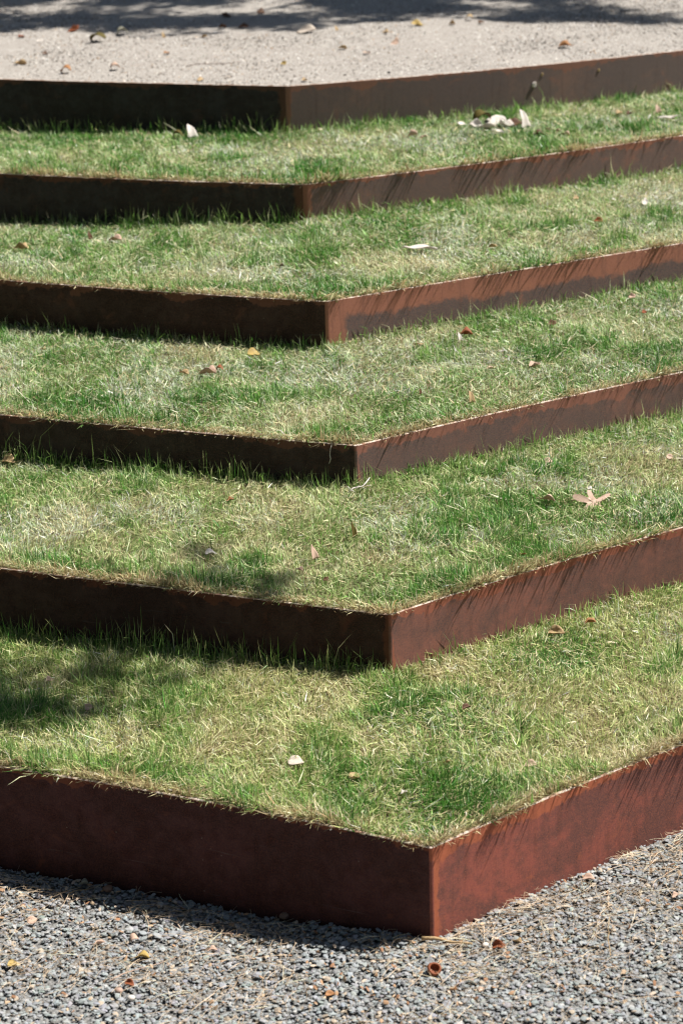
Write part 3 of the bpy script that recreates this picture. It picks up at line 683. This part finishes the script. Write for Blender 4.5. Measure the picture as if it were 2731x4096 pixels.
    ('chip', 1.182, 10.824, 0.667, 0.0207, 'white', 1.0, None, 'white chip above the large lobed leaf', 'leaf', 'dead leaves fallen on the lawn steps'),
    ('upright', 0.048, 10.243, 0.673, 0.0394, 'olive', 2.0, None, 'olive and brown leaf standing upright in the middle of the second lawn step', 'leaf', 'dead leaves fallen on the lawn steps'),
    ('chip', 0.796, 9.973, 0.669, 0.0327, 'rust', 1.0, None, 'rust chip near the front rim, second lawn step', 'leaf', 'dead leaves fallen on the lawn steps'),
    ('curl', -0.526, 10.79, 0.669, 0.0371, 'orange', 1.0, None, 'orange leaf left of centre on the second lawn step', 'leaf', 'dead leaves fallen on the lawn steps'),
    ('curl', -0.587, 10.075, 0.669, 0.0544, 'white', 1.0, None, 'greyish white leaf sunk in shaded grass, second lawn step', 'leaf', 'dead leaves fallen on the lawn steps'),
    ('upright', -0.132, 9.99, 0.67, 0.0501, 'pink', 1.4, None, 'pink oval leaf standing in the front middle of the second lawn step', 'leaf', 'dead leaves fallen on the lawn steps'),
    ('curl', -0.191, 9.858, 0.669, 0.0343, 'pink', 1.0, None, 'pink leaf just below the pink oval leaf', 'leaf', 'dead leaves fallen on the lawn steps'),
    ('chip', -0.075, 9.731, 0.669, 0.0264, 'brown', 1.0, None, 'brown chip at the front rim, second lawn step', 'leaf', 'dead leaves fallen on the lawn steps'),
    ('curl', 1.021, 11.229, 0.669, 0.0427, 'pink', 1.0, None, 'pinkish leaf close to the wall, right half of the second lawn step', 'leaf', 'dead leaves fallen on the lawn steps'),
    ('curl', 1.623, 11.265, 0.662, 0.0407, 'pink', 1.0, None, 'pinkish leaf at the right border, second lawn step', 'leaf', 'dead leaves fallen on the lawn steps'),
    ('root', 0.09, 10.83, 0.684, 0.1365, 'white', 1.0, 40, 'frayed whitish dried root lying at the third steel corner', 'root', 'dead leaves fallen on the lawn steps'),
    ('flat', -0.203, 8.506, 0.393, 0.0643, 'cream', 1.1, None, 'white leaf in the front middle of the lowest lawn step', 'leaf', 'dead leaves fallen on the lawn steps'),
    ('curl', 0.027, 8.358, 0.395, 0.0567, 'tan', 1.0, None, 'tan curled leaf right of the white leaf, lowest lawn step', 'leaf', 'dead leaves fallen on the lawn steps'),
    ('curl', 0.383, 8.465, 0.396, 0.0337, 'tan', 1.0, None, 'straw coloured leaf above the lowest steel corner', 'leaf', 'dead leaves fallen on the lawn steps'),
    ('curl', 0.707, 8.429, 0.392, 0.0471, 'pink', 1.0, None, 'tan pink leaf near the front rim at right, lowest lawn step', 'leaf', 'dead leaves fallen on the lawn steps'),
    ('chip', 0.209, 8.217, 0.394, 0.0296, 'white', 1.0, None, 'whitish chip near the front rim, lowest lawn step', 'leaf', 'dead leaves fallen on the lawn steps'),
    ('curl', 1.081, 9.807, 0.401, 0.0497, 'orange', 1.0, None, 'orange brown leaf under the second steel wall, lowest lawn step', 'leaf', 'dead leaves fallen on the lawn steps'),
    ('curl', 0.92, 9.701, 0.402, 0.0758, 'tan', 1.0, None, 'tan curled leaf left of the orange brown leaf, lowest lawn step', 'leaf', 'dead leaves fallen on the lawn steps'),
    ('curl', 0.488, 8.951, 0.399, 0.0389, 'brown', 1.0, None, 'brown leaf sunk in grass right of the second steel corner', 'leaf', 'dead leaves fallen on the lawn steps'),
    ('curl', -1.257, 9.405, 0.373, 0.0369, 'pink', 1.0, None, 'pinkish leaf beside the soft tree shadow, lowest lawn step', 'leaf', 'dead leaves fallen on the lawn steps'),
    ('curl', -1.063, 9.093, 0.38, 0.0395, 'pink', 1.0, None, 'pale pink leaf under the soft tree shadow, lowest lawn step', 'leaf', 'dead leaves fallen on the lawn steps'),
    ('flat', -1.248, 7.794, -0.056, 0.048, 'yellow', 1.2, None, 'yellow leaf at the left border on the grey gravel', 'leaf', 'litter lying on the grey gravel'),
    ('curl', -0.778, 7.819, -0.057, 0.0578, 'yellow', 1.0, None, 'yellow bent leaf in the left half of the grey gravel', 'leaf', 'litter lying on the grey gravel'),
    ('curl', -0.084, 7.481, -0.027, 0.0402, 'orange', 1.0, None, 'orange leaf near the bottom middle of the grey gravel', 'leaf', 'litter lying on the grey gravel'),
    ('pebble', -0.799, 7.534, -0.056, 0.0311, 'white', 1.0, None, 'round white pebble at bottom left of the grey gravel', 'pebble', 'litter lying on the grey gravel'),
    ('pebble', -0.847, 7.589, -0.058, 0.0329, 'pinkst', 1.0, None, 'pink pebble just left of the round white pebble', 'pebble', 'litter lying on the grey gravel'),
    ('curl', -0.811, 7.64, -0.057, 0.0378, 'rust', 1.0, None, 'rust leaf scrap above the round white pebble', 'leaf', 'litter lying on the grey gravel'),
    ('curl', -0.945, 7.934, -0.057, 0.0455, 'pink', 1.0, None, 'pinkish curled leaf in the left half of the grey gravel', 'leaf', 'litter lying on the grey gravel'),
    ('arch', -0.816, 7.951, -0.058, 0.0456, 'pink', 1.0, None, 'salmon hooped leaf right of the pinkish curled leaf, gravel', 'leaf', 'litter lying on the grey gravel'),
    ('pebble', -0.949, 8.338, -0.057, 0.044, 'brownst', 1.0, None, 'brown stone in the shadow of the lowest wall at left', 'pebble', 'litter lying on the grey gravel'),
    ('pebble', -0.259, 8.077, -0.05, 0.0428, 'brownst', 1.0, None, 'brown stone in the shadow of the lowest wall at centre', 'pebble', 'litter lying on the grey gravel'),
    ('flat', -1.216, 8.121, -0.058, 0.0397, 'pink', 1.0, 30, 'pinkish leaf near the left border below the wall shadow', 'leaf', 'litter lying on the grey gravel'),
    ('curl', -0.467, 7.98, -0.057, 0.0424, 'pink', 1.0, None, 'pinkish leaf touching the wall shadow edge, gravel centre left', 'leaf', 'litter lying on the grey gravel'),
    ('curl', -0.521, 7.861, -0.057, 0.0387, 'pink', 1.0, None, 'small pink leaf below the shadow edge, gravel centre left', 'leaf', 'litter lying on the grey gravel'),
    ('pebble', -0.157, 7.545, -0.038, 0.0218, 'white', 1.0, None, 'small white pebble left of the orange leaf at bottom', 'pebble', 'litter lying on the grey gravel'),
    ('curl', -1.045, 8.389, -0.057, 0.0442, 'grey', 1.0, None, 'pale greenish leaf in the wall shadow at left', 'leaf', 'litter lying on the grey gravel'),
    ('twig', -1.044, 8.342, -0.058, 0.1084, 'tan', 1.0, 14, 'short pale twig in the wall shadow at left', 'twig', 'litter lying on the grey gravel'),
    ('twig', -0.769, 7.734, -0.057, 0.2386, 'pink', 1.0, 18, 'long thin pale twig curving over the left gravel', 'twig', 'litter lying on the grey gravel'),
    ('husk', 0.286, 7.562, 0.01, 0.0467, 'rust', 1.0, None, 'brown ring shaped seed husk on the gravel below the steel corner', 'seed husk', 'litter lying on the grey gravel'),
    ('stick', 0.343, 7.75, 0.011, 0.1875, 'tan', 1.0, -6, 'bleached stick lying at the foot of the lowest steel corner', 'stick', 'litter lying on the grey gravel'),
    ('curl', 0.532, 7.72, 0.012, 0.0507, 'rust', 1.0, None, 'rust bark flake right of the bleached stick', 'bark flake', 'litter lying on the grey gravel'),
    ('pebble', 0.48, 7.724, 0.011, 0.0285, 'white', 1.0, None, 'white pebble between the stick and the rust bark flake', 'pebble', 'litter lying on the grey gravel'),
    ('curl', 0.35, 7.431, 0.011, 0.0307, 'orange', 1.0, None, 'orange leaf scrap below the ring shaped husk', 'leaf', 'litter lying on the grey gravel'),
    ('chip', 0.448, 7.426, 0.011, 0.023, 'pink', 1.0, None, 'pink chip right of the orange leaf scrap, bottom gravel', 'leaf', 'litter lying on the grey gravel'),
    ('curl', 0.908, 8.205, 0.011, 0.05, 'pink', 1.0, None, 'tan pink leaf by the lowest wall at right', 'leaf', 'litter lying on the grey gravel'),
    ('twig', 0.94, 7.759, 0.012, 0.1718, 'tan', 1.0, 80, 'straight pale twig pointing down the right gravel', 'twig', 'litter lying on the grey gravel'),
    ('curl', 1.221, 8.061, 0.01, 0.0328, 'pink', 1.0, None, 'pink leaf at the right border on the gravel', 'leaf', 'litter lying on the grey gravel'),
    ('curl', 0.599, 7.754, 0.01, 0.0382, 'tan', 1.0, None, 'tan leaf right of the rust bark flake', 'leaf', 'litter lying on the grey gravel'),
    ('snail', 1.403, 16.693, 1.549, 0.0361, 'white', 1.0, None, 'white snail shell stuck on the topmost steel wall', 'snail shell', 'snails on the topmost wall'),
    ('snail', 1.462, 16.717, 1.614, 0.0211, 'tan', 1.0, None, 'tiny tan snail stuck above the white snail shell', 'snail shell', 'snails on the topmost wall'),
    ('snail', 1.872, 16.886, 1.604, 0.0213, 'tan', 1.0, None, 'tiny tan snail near the right border on the topmost wall', 'snail shell', 'snails on the topmost wall'),
    ('string', -0.039, 10.999, 0.864, 0.097, 'white', 1.0, None, 'white thread hanging over the rim beside the third steel corner', 'thread', None),
]

NAMES = dict(leaf='fallen_leaf', pebble='pebble', twig='twig', stick='stick', root='dried_root', thread='thread')
for kind, x, y, z, size, col, hr, rot, label, cat, grp in ITEMS:
    rnd = random.Random(hash((x, y)) & 0xffff); m = M_LEAF[col]; nm = NAMES.get(cat, cat.replace(' ', '_'))
    rz = math.radians(rot if rot is not None else rnd.uniform(-35, 35))
    if kind in ('curl', 'flat', 'arch', 'strip', 'upright', 'chip', 'oak'):
        o = link(nm, oak_mesh(size, rnd) if kind == 'oak' else leaf_mesh(kind, size, hr, rnd), m); o.location = (x, y, z - .004)
        if kind == 'upright': o.rotation_euler = (0, 0, math.radians(rnd.uniform(112, 140)))
        elif kind == 'arch': o.rotation_euler = (0, 0, math.radians(rnd.uniform(-12, 12)))
        elif kind == 'oak': o.rotation_euler = (.5, .08, .25); o.location.z -= .012
        else: o.rotation_euler = (rnd.uniform(-.1, .55), rnd.uniform(-.2, .2), rz + (math.pi if rnd.random() < .5 and rot is None else 0))
        if size > .055 and kind not in ('upright', 'chip'):
            e = size * .5
            st = link("stalk", tube([(e * .9, 0, .003), (e * 1.15, .004, .006), (e * 1.4, .012, .004)], [.0012, .0010, .0012], 5), m, o)
    elif kind == 'pebble':
        o = link(nm, pebble_mesh(size, rnd), m); o.location = (x, y, z - .004); o.rotation_euler = (0, 0, rz)
    elif kind in ('twig', 'stick'):
        n = 9; r0 = .0022 if kind == 'twig' else .0075
        if size > .3: r0 *= 1.1
        P = [((t - .5) * size, .05 * size * math.sin(3.0 * t + rnd.random()), r0 * .8 + .004 * math.sin(7 * t)) for t in [k / (n - 1) for k in range(n)]]
        o = link(nm, tube(P, [r0 * (1 - .55 * k / n) * rnd.uniform(.85, 1.15) for k in range(n)]), m); o.location = (x, y, z); 
        fore = math.sin(math.radians(30))
        o.rotation_euler = (0, 0, math.atan2(math.sin(rz) / .45, math.cos(rz)))
        if kind == 'twig': o.scale = (1.0 + .6 * abs(math.sin(rz)), 1, 1)
    elif kind == 'husk':
        prof = [(.30, .0), (.50, .10), (.56, .30), (.50, .48), (.40, .52), (.34, .42), (.36, .22), (.20, .10)]
        bm = bmesh.new(); rows = []
        for k in range(20):
            a = 6.2832 * k / 20; wv = 1 + .05 * math.sin(3 * a)
            rows.append([bm.verts.new((math.cos(a) * r * size * wv, math.sin(a) * r * size * wv, h * size)) for r, h in prof])
        for k in range(20):
            for j in range(len(prof) - 1):
                f = bm.faces.new((rows[k][j], rows[(k + 1) % 20][j], rows[(k + 1) % 20][j + 1], rows[k][j + 1])); f.smooth = True
        bm.faces.new([r[-1] for r in rows]); bmesh.ops.recalc_face_normals(bm, faces=bm.faces)
        me = bpy.data.meshes.new("husk"); bm.to_mesh(me); bm.free()
        o = link(nm, me, m); o.location = (x, y, z); o.rotation_euler = (math.radians(38), math.radians(12), 0)
    elif kind == 'root':
        o = link(nm, tube([(-.5 * size, 0, 0), (-.2 * size, .1 * size, .012), (.1 * size, -.05 * size, .02), (.35 * size, .1 * size, .03), (.5 * size, .15 * size, .045)], [.002, .004, .0028, .0042, .002], 6), m)
        o.location = (x, y, z); o.rotation_euler = (0, 0, math.radians(30))
        for k in range(6):
            t = rnd.uniform(-.45, .4) * size
            link("rootlet", tube([(t, .03 * size, .01), (t + rnd.uniform(-.1, .1) * size, rnd.uniform(-.3, .3) * size, .02), (t + rnd.uniform(-.2, .2) * size, rnd.uniform(-.5, .4) * size, .008)], [.0016, .0012, .0006], 5), m, o)
    elif kind == 'snail':
        bm = bmesh.new(); prev = None
        for k in range(26):                                # coiled shell: a tube growing along a flat spiral
            a = .55 * k; t = k / 25; R = size * (.06 + .30 * t); r = size * (.05 + .17 * t)
            c = Vector((math.cos(a) * R, -.12 * size - .15 * size * (1 - t), math.sin(a) * R)); rad = Vector((math.cos(a), 0, math.sin(a)))
            ring = [bm.verts.new(c + (rad * math.cos(6.2832 * j / 8) + Vector((0, 1, 0)) * math.sin(6.2832 * j / 8)) * r) for j in range(8)]
            if prev:
                for j in range(8): bm.faces.new((prev[j], prev[(j + 1) % 8], ring[(j + 1) % 8], ring[j])).smooth = True
            else: bm.faces.new(ring[::-1])
            prev = ring
        bm.faces.new(prev); bmesh.ops.recalc_face_normals(bm, faces=bm.faces)
        me = bpy.data.meshes.new("snail_shell"); bm.to_mesh(me); bm.free()
        o = link(nm, me, m); o.location = (x, y + .002, z); o.scale = (1, 1, 1.3)
        o.rotation_euler = (0, 0, math.atan(WALL[5]['R'][0] + 2 * WALL[5]['R'][1] * (x - WALL[5]['c'][0])))
    elif kind == 'string':
        P = [(0, .035, .002), (0, .012, .006), (.002, -.006, .003), (-.006, -.008, -size * .25), (-.010, -.009, -size * .55), (-.006, -.009, -size * .75), (-.014, -.010, -size)]
        o = link(nm, tube(P, [.0016, .002, .0022, .0022, .0024, .0022, .0014], 6), m); o.location = (x, y, z)
    tag(o, label, cat, grp)

# ------------------------------------------------------------------ shade trees standing outside the picture
M_BARK = mat_ground("bark", (.10, .075, .055), (.15, .12, .09), (.05, .038, .03), 6, 40, .02)
M_CROWN = mat_tint("tree_leaf", .5, .4, amt=0.0, translucent=.3)
def in_view(sx, sy):
    """does this spot of sunlit ground lie in the open, sunny part of the steps?"""
    return (np.abs(sx) < .1445 * sy + .55) & (sy > 6.2) & (sy < 18.55 + .22 * np.sin(1.7 * sx + .6) + .14 * np.sin(4.3 * sx) - np.clip(sx - 1.4, 0, 2) * .55)
def tree(label, base, height, blobs, n_leaf, extra=None):
    root = bpy.data.objects.new("shade_tree", None); COL.objects.link(root); root.location = base
    tag(root, label, "tree", "trees shading the steps")
    bx, by, bz = base; rnd = random.Random(int(abs(bx) * 100))
    me = tube([(0, 0, -.4), (.03, 0, .5), (.08, .05, height * .35), (.02, .12, height * .6)], [.34, .25, .20, .15], 12)
    link("trunk", me, M_BARK, root)
    for (cx, cy, cz, r) in blobs:
        p = Vector((cx - bx, cy - by, cz - bz)); s = Vector((.05, .08, min(height * .58, max(height * .3, p.z * .6))))
        m1 = s.lerp(p, .35) + Vector((0, 0, .35)); m2 = s.lerp(p, .7) + Vector((0, 0, .3))
        link("limb", tube([s, m1, m2, p], [.075, .05, .032, .012], 8), M_BARK, root)
    P = []
    for (cx, cy, cz, r) in blobs:
        k = int(n_leaf * r ** 2.2 / sum(b[3] ** 2.2 for b in blobs))
        cl = RNG.normal(0, 1, (max(8, int(9 * r * r)), 3)); cl = cl / np.linalg.norm(cl, axis=1)[:, None] * RNG.uniform(.35, 1.0, (len(cl), 1)) * r
        q = cl[RNG.integers(0, len(cl), k)] + RNG.normal(0, .17, (k, 3))
        P.append(q * np.array((1, 1, .7)) + np.array((cx, cy, cz)))
    P = np.concatenate(P)
    t = (P[:, 2] - .9) / (-L.z); sx = P[:, 0] + L.x * t; sy = P[:, 1] + L.y * t
    t6 = (P[:, 2] - 1.68) / (-L.z); sx6 = P[:, 0] + L.x * t6; sy6 = P[:, 1] + L.y * t6
    P = P[~(in_view(sx, sy) | in_view(sx6, sy6))]
    if extra is not None: P = np.concatenate([P, extra])
    P = P[P[:, 2] > 5.3]
    n = len(P); R = rot_mats(n, .7); w = RNG.uniform(.035, .06, n)
    quad = np.array([(-1, 0, 0), (0, -.6, .12), (1.1, 0, 0), (0, .6, .12)])
    v = np.einsum('nij,kj->nki', R, quad) * w[:, None, None] + P[:, None, :] - np.array(base)
    f = np.arange(n * 4).reshape(n, 4)
    c = np.repeat((np.array((.07, .12, .03)) * np.exp(RNG.normal(0, .25, (n, 1))))[:, None], 4, 1).reshape(-1, 3)
    link("crown", raw_mesh("crown", v.reshape(-1, 3), f, c), M_CROWN, root)
    return root
def above(x, y, z, h):
    k = h / (-L.z); return (x - L.x * k, y - L.y * k, z + h)
blobs = [(*above(gx + random.uniform(-.4, .4), gy + random.uniform(-.3, .3), 1.68, random.uniform(5.5, 7.5)), random.uniform(.75, 1.25))
         for gx in (-3.2, -1.9, -.7, .5, 1.7, 2.9) for gy in (19.2, 20.6, 22.2)]
tree("leafy tree beyond the pale path casting dappled shade on it", (4.6, 23.5, 1.6), 8.0, blobs, 54000)
spot = []
for (gx, gy, gz, rx, ry, k) in ((-1.38, 9.12, .38, .50, .16, 330), (-1.10, 9.45, .38, .60, .22, 210), (-.55, 9.62, .38, .5, .16, 60), (-1.85, 9.35, .38, .5, .40, 300), (-.9, 9.75, .38, .6, .15, 70), (-.58, 10.14, .67, .12, .12, 28)):
    for _ in range(k):
        spot.append(above(gx + random.gauss(0, rx * .55), gy + random.gauss(0, ry * .55), gz, random.uniform(6.3, 7.6)))
blobs = [(*above(gx, gy, .3, random.uniform(6, 7.5)), random.uniform(.9, 1.4)) for gx, gy in ((-3.3, 9.5), (-3.6, 11.5), (-4.6, 8.2), (-5.2, 10.2), (-6.2, 12.2), (-6.6, 9.2), (-4.4, 13.2))]
blobs.append((*above(-1.6, 9.3, .38, 7.0), .35))
tree("leafy tree left of the steps whose outermost branch shades the lowest lawn", (-6.0, 9.5, -.1), 9.0, blobs, 15000, np.array(spot))

# unseen trees added all round, to block sky light and deepen the shade
def big_tree():
    root = bpy.data.objects.new("sky_blocking_tree", None); COL.objects.link(root)
    link("trunk", tube([(0, 0, -.5), (.05, 0, 1.0), (.1, .05, 3.0), (0, .1, 5.5), (.1, 0, 8.0)], [.42, .33, .28, .2, .09], 12), M_BARK, root)
    cl = RNG.normal(0, 1, (210, 3)); cl = cl / np.linalg.norm(cl, axis=1)[:, None] * RNG.uniform(.25, 1.0, (210, 1)) ** .5 * np.array((4.2, 4.2, 5.0)) + np.array((0, 0, 7.6))
    for k in range(9):
        p = cl[k * 17]; s0 = Vector((.05, .05, 2.6 + k * .5)); link("limb", tube([s0, s0.lerp(Vector(p), .5) + Vector((0, 0, .4)), Vector(p)], [.11, .06, .02], 7), M_BARK, root)
    n = 16000; P = cl[RNG.integers(0, len(cl), n)] + RNG.normal(0, .42, (n, 3)); R = rot_mats(n, .8); w = RNG.uniform(.07, .12, n)
    quad = np.array([(-1, 0, 0), (0, -.65, .12), (1.1, 0, 0), (0, .65, .12)])
    v = np.einsum('nij,kj->nki', R, quad) * w[:, None, None] + P[:, None, :]
    c = np.repeat((np.array((.055, .095, .025)) * np.exp(RNG.normal(0, .25, (n, 1))))[:, None], 4, 1).reshape(-1, 3)
    link("crown", raw_mesh("crown", v.reshape(-1, 3), np.arange(n * 4).reshape(n, 4), c), M_CROWN, root)
    return root
proto = big_tree()
spots = [(-9.5, 2.5), (-6.0, -1.5), (-1.5, -6.0), (5.5, -5.5), (-12.5, 8.0), (-12.0, 15.5), (-9.0, 24.0), (12.5, -3.0), (0.0, 31.0), (9.0, 32.0), (-4.5, -13.0), (4.0, -13.5), (-16.0, 2.0), (16.5, 5.5), (17.0, 13.0), (18.0, 20.5), (-18.0, 11.0), (-10.5, -7.5)]
for k, (tx, ty) in enumerate(spots):
    if k == 0: t = proto
    else:
        t = proto.copy(); COL.objects.link(t)
        for ch in list(proto.children):
            c = ch.copy(); COL.objects.link(c); c.parent = t
    t.location = (tx, ty, -.1 if ty < 20 else 1.6); t.rotation_euler = (0, 0, 1.3 * k); t.scale = (1, 1, (1.2 if tx < 4 else .95) + .04 * (k % 4))
    tag(t, "leafy tree added outside the picture to block sky light", "tree", "added sky-blocking trees round the steps")
